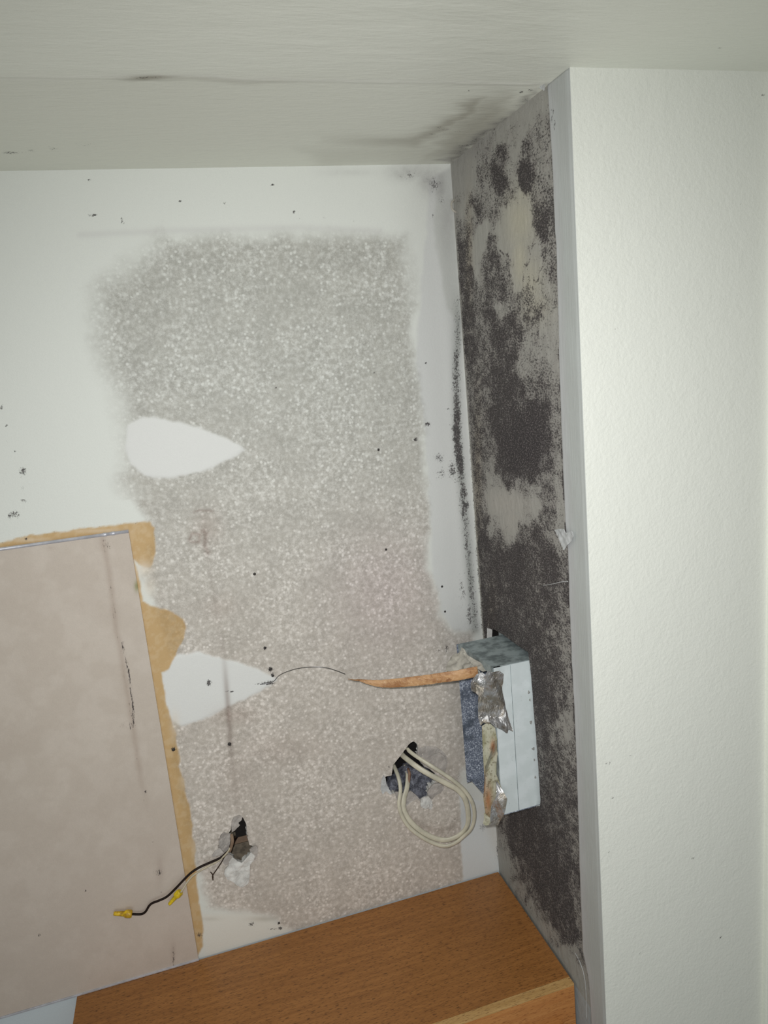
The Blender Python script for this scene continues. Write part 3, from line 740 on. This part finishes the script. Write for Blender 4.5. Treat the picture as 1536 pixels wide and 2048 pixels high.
# round the right break
fl_r = [('torn_paper_flap', [(836,1497),(852,1492),(872,1494),(884,1502),(893,1512),(895,1525),(889,1545),(878,1545),(868,1538),(859,1538),(848,1533),(841,1522),(835,1508)], -.0015, (0, .02), .004, 'paper_grey'),
        ('torn_paper_flap', [(862,1518),(868,1508),(880,1506),(889,1513),(894,1525),(890,1545),(880,1543),(870,1530)], -.004, (-.1, .03), .005, 'paper_grey'),
        ('torn_paper_flap', [(764,1561),(768,1551),(771,1556),(773,1568),(778,1578),(784,1588),(780,1589),(772,1582),(766,1590),(762,1580)], -.004, (-.2, 0), .005, 'white_paper'),
        ('torn_paper_flap', [(858,1578),(868,1567),(880,1566),(888,1575),(882,1585),(872,1591),(866,1600),(858,1596),(855,1586)], -.003, (0, -.1), .006, 'paper_grey'),
        ('gypsum_chunk', [(842,1600),(850,1596),(858,1594),(863,1600),(866,1610),(862,1619),(856,1616),(850,1617),(841,1612)], -.010, (0, .1), .012, 'gypsum'),
        ('torn_core', [(790,1586),(800,1585),(812,1590),(822,1582),(832,1590),(842,1600),(836,1603),(827,1603),(818,1607),(810,1614),(800,1612),(794,1602)], .003, (0, .15), .008, 'paper_grey')]
for nm, pts, by, tl, rg, mt in fl_r:
    W, f_ = leaf(pts, by, tl, rg)
    sheet(nm, W, .0022, f_, M[mt], .003, wall_back)

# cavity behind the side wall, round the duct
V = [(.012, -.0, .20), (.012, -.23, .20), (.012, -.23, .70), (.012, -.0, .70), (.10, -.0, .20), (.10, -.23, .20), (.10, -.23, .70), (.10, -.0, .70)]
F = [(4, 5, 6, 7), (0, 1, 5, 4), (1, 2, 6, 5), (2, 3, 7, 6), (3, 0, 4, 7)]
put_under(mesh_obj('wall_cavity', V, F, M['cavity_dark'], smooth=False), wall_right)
s = at(1008, 1272, .02, 0)
V, F = box(.012, .03, s[1] - .008, s[1] + .008, s[2] - .12, s[2] + .012)
put_under(mesh_obj('cavity_bracket', V, F, M['galv'], smooth=False), wall_right)

# nail heads and plugs on the back wall
for (u, v, r) in [(772,1099,2.6),(509,1148,3.0),(530,1296,2.8),(541,1338,3.4),(545,1352,3.6),(459,1488,3.2),(347,1499,3.2),(884,1173,2.5),(890,1223,2.4),(558,1846,2.2),(757,900,2.4)]:
    c = at(u, v); r = r * .00095
    V = []; F = []
    rings = [(1.0, .0), (.95, -.0006), (.55, -.0011)]
    for q, (rr, yy) in enumerate(rings):
        for j in range(12):
            th = j * math.pi / 6
            V.append((c[0] + r * rr * math.cos(th), yy - .0002, c[2] + r * rr * math.sin(th)))
    for q in range(2):
        for j in range(12): F.append((q * 12 + j, (q * 12) + (j + 1) % 12, q * 12 + 12 + (j + 1) % 12, q * 12 + 12 + j))
    F.append(tuple(range(24, 36)))
    put_under(mesh_obj('nail_head', V, F, M['nail']), wall_back)

# ------------------------------------------------------------------ beige board on the back wall
bx1 = -.668; BZ = .8925
board = empty('wall_board', (-1.1, 0, 0))
tag(board, 'large beige rectangular board fixed to the wall at lower left, with dark smeared streak', 'board')
def board_attrs(P):
    x, y = px(P); n = len(x)
    base = np.tile(lin((198, 187, 175)), (n, 1))
    f = fbm(P[:, 0] * 28, P[:, 2] * 28)
    base = mixc(base, .5 * sstep(.4, .65, f), (208, 198, 187))
    base = mixc(base, .3 * sstep(.5, .3, fbm(P[:, 0] * 9 + 4, P[:, 2] * 9)), (190, 178, 166))
    base = mixc(base, .35 * sstep(1500, 1900, y), (204, 190, 180))
    l1 = [(205,1078),(212,1110),(220,1160),(226,1210),(232,1260),(240,1290),(245,1330),(254,1380),(262,1430),(268,1470),(282,1560),(292,1600),(296,1640)]
    d1 = line_d(x + 3 * (fbm(y / 14, x * 0) - .5), y, l1)
    base = mixc(base, .34 * np.exp(-(d1 / 6) ** 2) * sstep(1650, 1500, y), (150, 128, 112))
    base = mixc(base, .30 * blobs(x, y, [(320, 1740, 8, 24, 1), (346, 1905, 5, 22, 1), (100, 1096, 8, 4, .8)]), (150, 130, 118))
    m = np.exp(-(d1 / 2.2) ** 2) * (.18 + .5 * fbm(x / 5, y / 16)) * np.interp(y, [1075, 1100, 1250, 1300, 1500, 1600, 1650], [.3, .75, .8, .75, .75, .45, 0])
    d2 = line_d(x, y, [(245,1285),(250,1310),(258,1350),(264,1400),(268,1450)])
    m = np.maximum(m, np.exp(-(d2 / 2.4) ** 2) * (.45 + .5 * fbm(x / 4, y / 4)))
    m = np.maximum(m, blobs(x, y, [(207,1082,2.5,2.5,.9),(213,1090,8,9,.35),(320,1747,3,3,.9),(318,1744,10,7,.42),(306,1684,4,2,.55),(291,1583,3,3,.8),(289,1601,2,3,.7),(79,1870,3,3,.8),(171,1782,2,2,.7),(110,1248,2,2,.6),
                                   (347,1915,2.5,22,.5),(183,1956,6,3,.35),(262,1451,6,10,.45),(250,1450,7,8,.35),(49,1402,2,3,.4),(323,1785,2,2,.6)]))
    gs = blobs(x, y, [(274, 1172, 5, 11, 1)])
    base = mixc(base, gs * .9, (132, 134, 76))
    return {'base': base, 'speck': .10 * np.ones(n), 'mold': np.clip(m * 1.2, 0, 1.2)}
us = lattice(-2.0, bx1, -1.08, bx1, .003, .15); vs = lattice(0.004, BZ, .004, BZ, .003, .1)
P, F, _, _ = grid(us, vs, lambda U, V: np.stack([U, -.0062 + .0008 * (fbm(U * 5, V * 5) - .5), V], 1))
A = board_attrs(P)
P, F, A = thicken(P, F, (0, .0050, 0), A)
put_under(mesh_obj('board_panel', P, F, M['board'], attrs=A, smooth=False), board)
# bright rod trim along the upper edge, two short ferrules near its end
def rod(x0, x1, z, r, name, mat, yc=-.0062):
    V, F = tube([(x0, yc, z), ((x0 + x1) / 2, yc, z), (x1, yc, z)], r, r, 12, seg=2)
    o = mesh_obj(name, V, F, mat)
    return o
tr = put_under(rod(-2.0, bx1, BZ + .001, .0030, 'metal_edge_strip', M['steel']), board); tr['label'] = 'bright metal strip along the top edge'
for xx in (bx1 - .040, bx1 - .026):
    o = rod(xx - .003, xx + .003, BZ + .001, .0036, 'strip_joint', M['steel'])
    put_under(o, board)
bt = put_under(box_obj('bottom_strip', (-2.0, bx1 + .001, -.0085, -.001, .0005, .0045), M['steel'], bev=.0008), board)

# ------------------------------------------------------------------ cabinet below
cab = empty('cabinet', (-.45, -.165, -.78))
tag(cab, 'brown wooden cabinet at the bottom, its bare top panel showing fine dark grain', 'cabinet')
X0, X1 = -L, -.0045
def cpart(name, b, mat, bev=.001): return box_obj(name, b, M[mat], cab, bev)
cpart('top_panel', (X0, X1, -.3130, -.005, -.016, 0.0), 'wood', .0006)
cpart('side_panel', (X0, X0 + .018, -.3130, -.005, -.78, -.0165), 'wood_side')
cpart('side_panel', (X1 - .018, X1, -.3130, -.005, -.78, -.0165), 'wood_side')
cpart('back_panel', (X0 + .018, X1 - .018, -.012, -.005, -.78, -.0165), 'wood_side')
cpart('bottom_panel', (X0 + .018, X1 - .018, -.3130, -.012, -.78, -.762), 'wood_side')
cpart('edge_strip', (X0, X1, -DC, -.3134, -.0045, 0.0), 'wood_edge', .0007)
cpart('top_rail', (X0, X1, -DC, -.3134, -.085, -.0047), 'wood_face', .001)
cpart('stile', (X0, X0 + .04, -DC, -.3134, -.78, -.0855), 'wood_face')
cpart('stile', (X1 - .04, X1, -DC, -.3134, -.78, -.0855), 'wood_face')
cpart('bottom_rail', (X0 + .04, X1 - .04, -DC, -.3134, -.78, -.74), 'wood_face')
for k_ in range(2):
    w = (X1 - X0 - .05) / 2
    xa = X0 + .022 + k_ * (w + .004)
    cpart('door', (xa, xa + w, -DC - .019, -DC - .0005, -.765, -.079), 'red_wood', .003)

# ------------------------------------------------------------------ sheet metal duct through the side wall
YF, YB, ZT, ZB, XL = -.2035, -.068, .5845, .2835, -.0700
duct = empty('air_duct', (0.0, -.135, ZB))
tag(duct, 'open rectangular sheet metal duct sticking out of the mouldy side wall', 'duct')
def plate(name, corners, off, mat, sub=10, dent=.0008):
    c = np.array(corners, float)
    u = np.linspace(0, 1, sub); U, V = np.meshgrid(u, u, indexing='ij'); U = U.ravel(); V = V.ravel()
    P = (c[0] * ((1 - U) * (1 - V))[:, None] + c[1] * (U * (1 - V))[:, None] + c[2] * (U * V)[:, None] + c[3] * ((1 - U) * V)[:, None])
    o_ = np.array(off, float); nrm = o_ / np.linalg.norm(o_)
    inner = (U > 0) & (U < 1) & (V > 0) & (V < 1)
    P = P + nrm[None] * (dent * (fbm(U * 4 + 3, V * 4) - .5) * inner)[:, None]
    I, J = np.meshgrid(np.arange(sub - 1), np.arange(sub - 1), indexing='ij')
    a = (I * sub + J).ravel(); F = np.stack([a, a + sub, a + sub + 1, a + 1], 1)
    P, F, _ = thicken(P, F, off)
    return put_under(mesh_obj(name, P, F, M[mat], smooth=False), duct)
XW = .055
plate('front_plate', [(XL, YF, ZB), (XW, YF + .002, ZB), (XW, YF, ZT), (XL + .002, YF, ZT)], (0, .0014, 0), 'duct_face')
plate('top_plate', [(XL - .012, YB, ZT), (XL + .002, YF, ZT), (XW, YF, ZT), (XW, YB, ZT + .002)], (0, 0, -.0014), 'galv')
bl = at(915, 1365, YB); bl2 = at(946, 1581, YB); bl3 = at(966, 1603, YB - .02)
plate('back_plate', [(XL - .016, YB, ZB - .004), (XL - .016, YB, ZT), (XW, YB, ZT), (XW, YB, ZB)], (0, .0014, 0), 'galv_in')
plate('bottom_plate', [(XL, YF, ZB), (XL - .008, YB, ZB), (XW, YB, ZB), (XW, YF, ZB)], (0, 0, .0014), 'galv_in')
plate('top_flange', [(XL - .0135, YB - .002, ZT - .014), (XL + .0005, YF + .002, ZT - .016), (XL + .0005, YF + .001, ZT), (XL - .0135, YB, ZT)], (.0012, 0, 0), 'galv')
# turned-in lip along the open front edge, and a long seam scribed on the face
box_obj('edge_lip', (XL - .0005, XL + .0025, YF + .0014, YF + .013, ZB + .004, ZT - .004), M['galv'], duct, .0005)
box_obj('face_seam', (XL + .0345, XL + .0352, YF - .0006, YF + .0005, ZB + .001, ZT - .002), M['galv'], duct)
# remains of sealant where the plate meets the wall
for (u, v, a_, b_) in [(1058,1385,2.4,4),(1062,1445,2.6,4.5),(1067,1498,3.4,3.4),(1060,1400,1.6,3),(1071,1555,2,3.4),(1069,1520,1.6,3)]:
    c = at(u, v, YF - .001)
    V = []; F = []
    for i in range(5):
        ph = math.pi * i / 8
        for j in range(9):
            th = 2 * math.pi * j / 9
            rr = 1 + .3 * math.sin(3 * th + u)
            V.append((c[0] + a_ * .0008 * math.cos(ph) * math.cos(th) * rr, YF - .0026 * math.sin(ph) + .0002, c[2] + b_ * .0008 * math.cos(ph) * math.sin(th) * rr))
    for i in range(4):
        for j in range(9): F.append((i * 9 + j, i * 9 + (j + 1) % 9, (i + 1) * 9 + (j + 1) % 9, (i + 1) * 9 + j))
    put_under(mesh_obj('sealant_crumb', V, F, M['caulk']), duct)

# foil tape hanging on the duct's open edge
tape = empty('foil_tape', tuple(at(985, 1350, YF)))
tag(tape, 'crumpled silver foil tape peeling down the front edge of the duct', 'tape')
def tape_piece(name, pts, yb, mat, amp, seed, tilt=(0, 0), step=.0026, rust=None):
    W = P2(pts, yb)
    cx = np.mean([w[0] for w in W]); cz = np.mean([w[1] for w in W])
    def lift(U, V):
        # creases: folded planes meeting at ridges
        q = np.random.RandomState(int(seed * 10)); h = np.zeros(U.shape)
        ext = max(np.ptp([w[1] for w in W]), .03)
        for _ in range(9):
            th = q.uniform(0, math.pi); cu = cx + q.uniform(-.4, .4) * .03; cv = cz + q.uniform(-.5, .5) * ext
            h += q.uniform(-.40, .52) * np.abs((U - cu) * math.cos(th) + (V - cv) * math.sin(th) * .5)
        h = h - h.mean()
        return yb - np.clip(h + amp * .45 * fbm(U * 60 + seed, V * 30), -amp * .35, amp * 1.9) + tilt[0] * (U - cx) + tilt[1] * (V - cz)
    def rf(P):
        x, y = px(P); r = blobs(x, y, rust) if rust else np.zeros(len(x))
        return {'rust': np.clip(r, 0, 1)}
    o = sheet(name, W, step, lift, M[mat], .0005, tape, attrs_fn=rf)
    return o
tape_piece('foil_fold', [(968,1335),(978,1338),(990,1334),(998,1340),(1002,1360),(1003,1378),(1010,1402),(1016,1430),(1022,1459),(1012,1455),(1009,1462),(998,1454),(987,1450),(976,1442),(966,1444),(958,1448),(958,1400),(960,1376),(962,1352)], YF - .004, 'foil', .010, 3.1)
tape_piece('foil_fold', [(941,1367),(947,1354),(953,1348),(963,1343),(969,1349),(967,1368),(964,1384),(960,1394),(950,1385),(942,1381)], YF - .008, 'foil', .008, 8.3, tilt=(.3, 0))
adh = tape_piece('adhesive_side', [(958,1446),(966,1441),(976,1442),(984,1450),(988,1472),(992,1492),(996,1508),(994,1530),(994,1550),(1000,1566),(1008,1592),(1004,1610),(1003,1627),(1000,1640),(990,1648),(979,1650),(972,1630),(968,1600),(964,1560),(960,1500)],
           YF - .003, 'adhesive', .007, 5.2, rust=[(986,1494,5,14,1),(976,1600,8,30,.9),(969,1575,4,30,.7),(962,1470,2,30,.6),(974,1625,7,14,.5)])
adh['label'] = 'greenish adhesive side with rusty stains'
tape_piece('foil_fold', [(994,1562),(1000,1572),(1009,1591),(1006,1612),(1003,1630),(1000,1645),(997,1652),(986,1650),(979,1651),(982,1630),(984,1608),(990,1588)], YF - .009, 'foil', .006, 1.4)
tape_piece('foil_fold', [(962,1444),(975,1430),(977,1442),(982,1450),(975,1447)], YF - .010, 'foil', .004, 6.0)
tape_piece('frayed_end', [(968,1625),(977,1632),(979,1648),(972,1652),(966,1648),(969,1640)], YF - .003, 'adhesive', .006, 2.2)

# brown stained strip reaching left from the duct, thin and twisted at its tip
sp_px = [(955,1343,-.190,9.8),(935,1347,-.188,9.8),(910,1352,-.182,9.6),(885,1355,-.172,9.2),(860,1359,-.160,9.2),(835,1362,-.148,9.0),(805,1365,-.134,8.4),(780,1367,-.122,7.8),(755,1367,-.112,6.4),(735,1364,-.104,4.2),(720,1361,-.100,2.0),(708,1360,-.097,1.2),(696,1358,-.094,2.4)]
mid_ = np.array([at(u, v, y) for u, v, y, h in sp_px]); hh = np.array([h for *_, h in sp_px]) * .00099
mid_ = catmull(mid_, 8); hh = np.interp(np.linspace(0, 1, len(mid_)), np.linspace(0, 1, len(hh)), hh)
nv = 7; V = []
for k_, (c, h) in enumerate(zip(mid_, hh)):
    tw = np.interp(k_ / (len(mid_) - 1), [0, .75, .93, 1], [0.05, .3, 1.3, 2.0])
    ax_ = np.array([0, math.sin(tw), math.cos(tw)])
    rj = .0007 * (vn(k_ * .9, 3.3) - .5)
    for j in range(nv):
        s_ = (j / (nv - 1) - .5) * 2
        V.append(c + ax_ * (s_ * h + (rj if j in (0, nv - 1) else 0)) + np.array([0, -.0016 * (1 - s_ * s_) + .0008 * (vn(k_ * .6, j) - .5), 0]))
V = np.array(V); F = np.array([(k_ * nv + j, (k_ + 1) * nv + j, (k_ + 1) * nv + j + 1, k_ * nv + j + 1) for k_ in range(len(mid_) - 1) for j in range(nv - 1)])
P, F, _ = thicken(V, F, (0, .0012, 0))
tag(mesh_obj('tape_strip', P, F, M['strip'], smooth=False), 'long rust-brown strip sticking out leftward from the top of the duct', 'strip')

# dusty crumpled paper behind the strip
W = P2([(889,1338),(892,1322),(897,1312),(908,1303),(918,1299),(921,1292),(927,1297),(931,1306),(938,1313),(945,1322),(952,1330),(955,1340),(940,1343),(925,1341),(905,1341)], -.120)
sc = sheet('paper_scrap', W, .0022, lambda U, V: -.120 - .018 * fbm(U * 45, V * 45, 3) - .004 * np.abs(((U * 70 + V * 60) % 2) - 1), M['scrap'], .0012)
tag(sc, 'crumpled dusty grey-white paper scrap caught at the top left corner of the duct', 'paper')
W = P2([(922,1300),(932,1308),(946,1316),(958,1322),(965,1334),(970,1338),(962,1340),(950,1334),(938,1322),(928,1312)], -.165)
o = sheet('loose_fold', W, .0022, lambda U, V: -.165 - .014 * fbm(U * 60, V * 60, 3), M['scrap'], .001)
put_under(o, sc)

# thin springy metal strand left of the strip's tip
fp = [(520,1369,-.001),(545,1364,-.004),(557,1352,-.008),(572,1344,-.016),(595,1337,-.026),(622,1334,-.034),(650,1335,-.040),(672,1341,-.042),(690,1348,-.040)]
V, F = tube([at(u, v, y) for u, v, y in fp], .0007, .0007, 6)
tag(mesh_obj('metal_strand', V, F, M['filament']), 'hair-thin grey metal strand arching across the bare wall toward the brown strip', 'wire')

# ------------------------------------------------------------------ cream cable, looped out of the right break
def cable(name, pts, rw, rh, mat, label, cat='cable', hint=(0, 1, 0)):
    V, F = tube([at(u, v, y) for u, v, y in pts], rw, rh, 12, hint, 8)
    o = mesh_obj(name, V, F, M[mat])
    if label: tag(o, label, cat)
    return o
A_ = [(800,1478,.05),(808,1490,.018),(822,1505,-.012),(850,1524,-.035),(880,1543,-.05),(908,1562,-.058),(930,1582,-.062),(945,1606,-.064),(949,1632,-.062),(943,1656,-.058),(928,1672,-.052),(910,1686,-.046),(890,1692,-.040),(866,1686,-.034),(840,1672,-.028),(818,1654,-.022),(804,1632,-.018),(798,1608,-.014),(801,1580,-.006),(797,1555,.006),(788,1532,.03),(784,1522,.05)]
B_ = [(796,1490,.05),(803,1508,.016),(820,1523,-.008),(842,1539,-.026),(868,1554,-.038),(895,1568,-.046),(916,1580,-.050),(930,1598,-.053),(936,1622,-.052),(936,1645,-.050),(928,1662,-.046),(912,1674,-.042),(892,1680,-.037),(868,1676,-.031),(842,1662,-.025),(820,1642,-.018),(808,1620,-.011),(808,1598,-.004),(814,1575,.006),(816,1550,.022),(812,1530,.045)]
cable('electrical_cable', A_, .0042, .0026, 'cable', 'outer of two cream flat cables looping out of the ragged right wall hole')
cable('electrical_cable', B_, .0057, .0025, 'cable', 'inner of two cream flat cables looping out of the ragged right wall hole')
ce = cable('stained_cable_end', [(813,1532,.05),(817,1540,.028),(819,1550,.018),(817,1565,.012),(812,1590,.004),(809,1605,.006)], .0032, .0026, 'brown_wire', None)
ce['label'] = 'dirty reddish-brown length inside the hole'; put_under(ce, bpy.data.objects['electrical_cable.001'])

# ------------------------------------------------------------------ wires out of the left break
def wire_nut(tip, tail, name, mat, parent, scale=1.0):
    tip = np.array(tip); tail = np.array(tail)
    ax_ = tail - tip; Ln = np.linalg.norm(ax_); ax_ /= Ln
    a = np.cross(ax_, (0, 1, 0)); a /= np.linalg.norm(a); b = np.cross(a, ax_)
    prof = [(0, .0), (0, .40), (.04, .50), (.30, .56), (.58, .66), (.62, .86), (.70, 1.0), (.92, 1.0), (1.0, .93), (1.0, .55), (.9, .45)]
    n = 36; V = []; F = []
    R0 = .0062 * scale
    for s_, r in prof:
        for j in range(n):
            th = 2 * math.pi * j / n
            rib = 1 + (.07 * math.cos(12 * th) if .03 < s_ < .6 else 0)
            wing = 1 + (.28 * max(0, math.cos(2 * th)) ** 6 if .6 < s_ < .95 else 0)
            rr = R0 * r * rib * wing
            V.append(tip + ax_ * s_ * Ln + a * rr * math.cos(th) + b * rr * math.sin(th))
    for i in range(len(prof) - 1):
        for j in range(n): F.append((i * n + j, i * n + (j + 1) % n, (i + 1) * n + (j + 1) % n, (i + 1) * n + j))
    F.append(tuple(range(n)))
    o = mesh_obj(name, V, F, M[mat]); put_under(o, parent)
    return o
wiring = empty('electrical_wiring', tuple(at(466, 1690, .0)))
tag(wiring, 'black, white and bare wires with two yellow connectors hanging from the left wall hole', 'wire')
bw = cable('black_wire', [(478,1668,.05),(470,1680,.03),(463,1694,.004),(452,1706,-0.0062),(440,1716,-0.0112),(420,1725,-0.0136),(400,1734,-0.0155),(384,1744,-0.0167),(370,1757,-0.0174),(352,1776,-0.0174),(334,1793,-0.0167),(318,1801,-0.0161),(305,1806,-0.0149),(298,1812,-0.0149),(292,1822,-0.0143),(286,1827,-0.0136),(278,1828.5,-0.0130),(262,1828,-0.0124)],
            .0022, .0022, 'black_wire', None)
put_under(bw, wiring)
wn1 = wire_nut(at(227, 1827, -.014), at(264, 1828, -.0155), 'wire_connector', 'yellow_dirty', bw, 1.12)
ww = cable('white_wire', [(466,1662,.05),(466,1672,.02),(465,1682,-.004),(461,1694,-.008),(452,1708,-.011),(436,1722,-.012),(415,1733,-.013),(398,1743,-.014),(384,1753,-.015),(374,1765,-.016),(366,1778,-.017),(358,1790,-.018)],
            .0017, .0017, 'white_wire', None)
put_under(ww, wiring)
wire_nut(at(338, 1809, -.017), at(361, 1783, -.017), 'wire_connector', 'yellow', ww, 1.0)
gw = cable('ground_wire', [(470,1672,.05),(464,1688,.012),(459,1698,-.004),(450,1712,-.010),(442,1726,-.013),(434,1738,-.014),(427,1748,-.014),(425,1753,-.014),(426,1760,-.013)],
      .0011, .0011, 'ground', None)
put_under(gw, wiring)
V, F = tube([at(421, 1744, -.014), at(425, 1749, -.0155), at(426, 1756, -.014)], .0012, .0012, 8)
put_under(mesh_obj('hooked_end', V, F, M['ground']), gw)
V, F = tube([at(459, 1704, -.006), at(463, 1692, -.010), at(465, 1682, -.010), at(463, 1668, -.004)], .0030, .0014, 10)
jk = mesh_obj('torn_sheath', V, F, M['stud']); put_under(jk, wiring); jk['label'] = 'brown torn cable sheath'

# ------------------------------------------------------------------ loose paper at the compound strip and corners
def side_sheet(name, pts, x0, amp, mat, thick=.0006, step=.002):
    W = [(-at(u, v, x0, 0)[1], at(u, v, x0, 0)[2]) for u, v in pts]
    Pn = np.array(W)
    us = np.arange(Pn[:, 0].min() - step, Pn[:, 0].max() + 1.5 * step, step); vs = np.arange(Pn[:, 1].min() - step, Pn[:, 1].max() + 1.5 * step, step)
    P, F, _, _ = grid(us, vs, lambda U, V: np.stack([x0 - amp * fbm(U * 60, V * 60), -U, V], 1), keep=W)
    P, F, _ = thicken(P, F, (thick, 0, 0))
    return mesh_obj(name, P, F, M[mat], smooth=False)
tag(side_sheet('paper_flap', [(1113,1059),(1122,1057),(1132,1057),(1134,1066),(1146,1061),(1150,1072),(1144,1084),(1135,1092),(1130,1101),(1125,1086),(1119,1072)], -.004, .006, 'white_paper'),
    'small white paper flap peeling off the grey corner strip midway up', 'paper')
tag(side_sheet('tape_scrap', [(1068,168),(1080,166),(1093,166),(1097,172),(1093,182),(1086,176),(1078,172)], -.004, .008, 'white_paper'),
    'small torn white tape scrap in the upper corner under the ceiling', 'tape')
V, F = tube([at(1086, 1171, -.006, 0), at(1105, 1168, -.009, 0), at(1122, 1164, -.007, 0), at(1136, 1163, -.004, 0)], .0007, .0005, 6)
tag(mesh_obj('paper_sliver', V, F, M['white_paper']), 'thin white sliver lying across the dark mould beside the grey corner strip', 'paper')
V, F = tube([at(1150, 1905, -.005, 0), at(1160, 1925, -.007, 0), at(1168, 1950, -.006, 0), at(1172, 1985, -.005, 0), at(1173, 2040, -.004, 0)], .0006, .0006, 6)
tag(mesh_obj('paper_sliver', V, F, M['white_paper']), 'long thin white curled sliver hanging at the bottom beside the cabinet corner', 'paper')
# curled end of the corner tape
V, F = tube([at(u, v, y) for u, v, y in [(915,405,-.003),(908,400,-.006),(903,408,-.010),(906,420,-.012),(914,424,-.009),(920,416,-.006),(926,430,-.004),(929,460,-.003),(931,520,-.0025)]], .0020, .0010, 8)
tag(mesh_obj('corner_tape', V, F, M['scrap']), 'grey-beige joint tape curled loose near the top of the inner corner', 'tape')
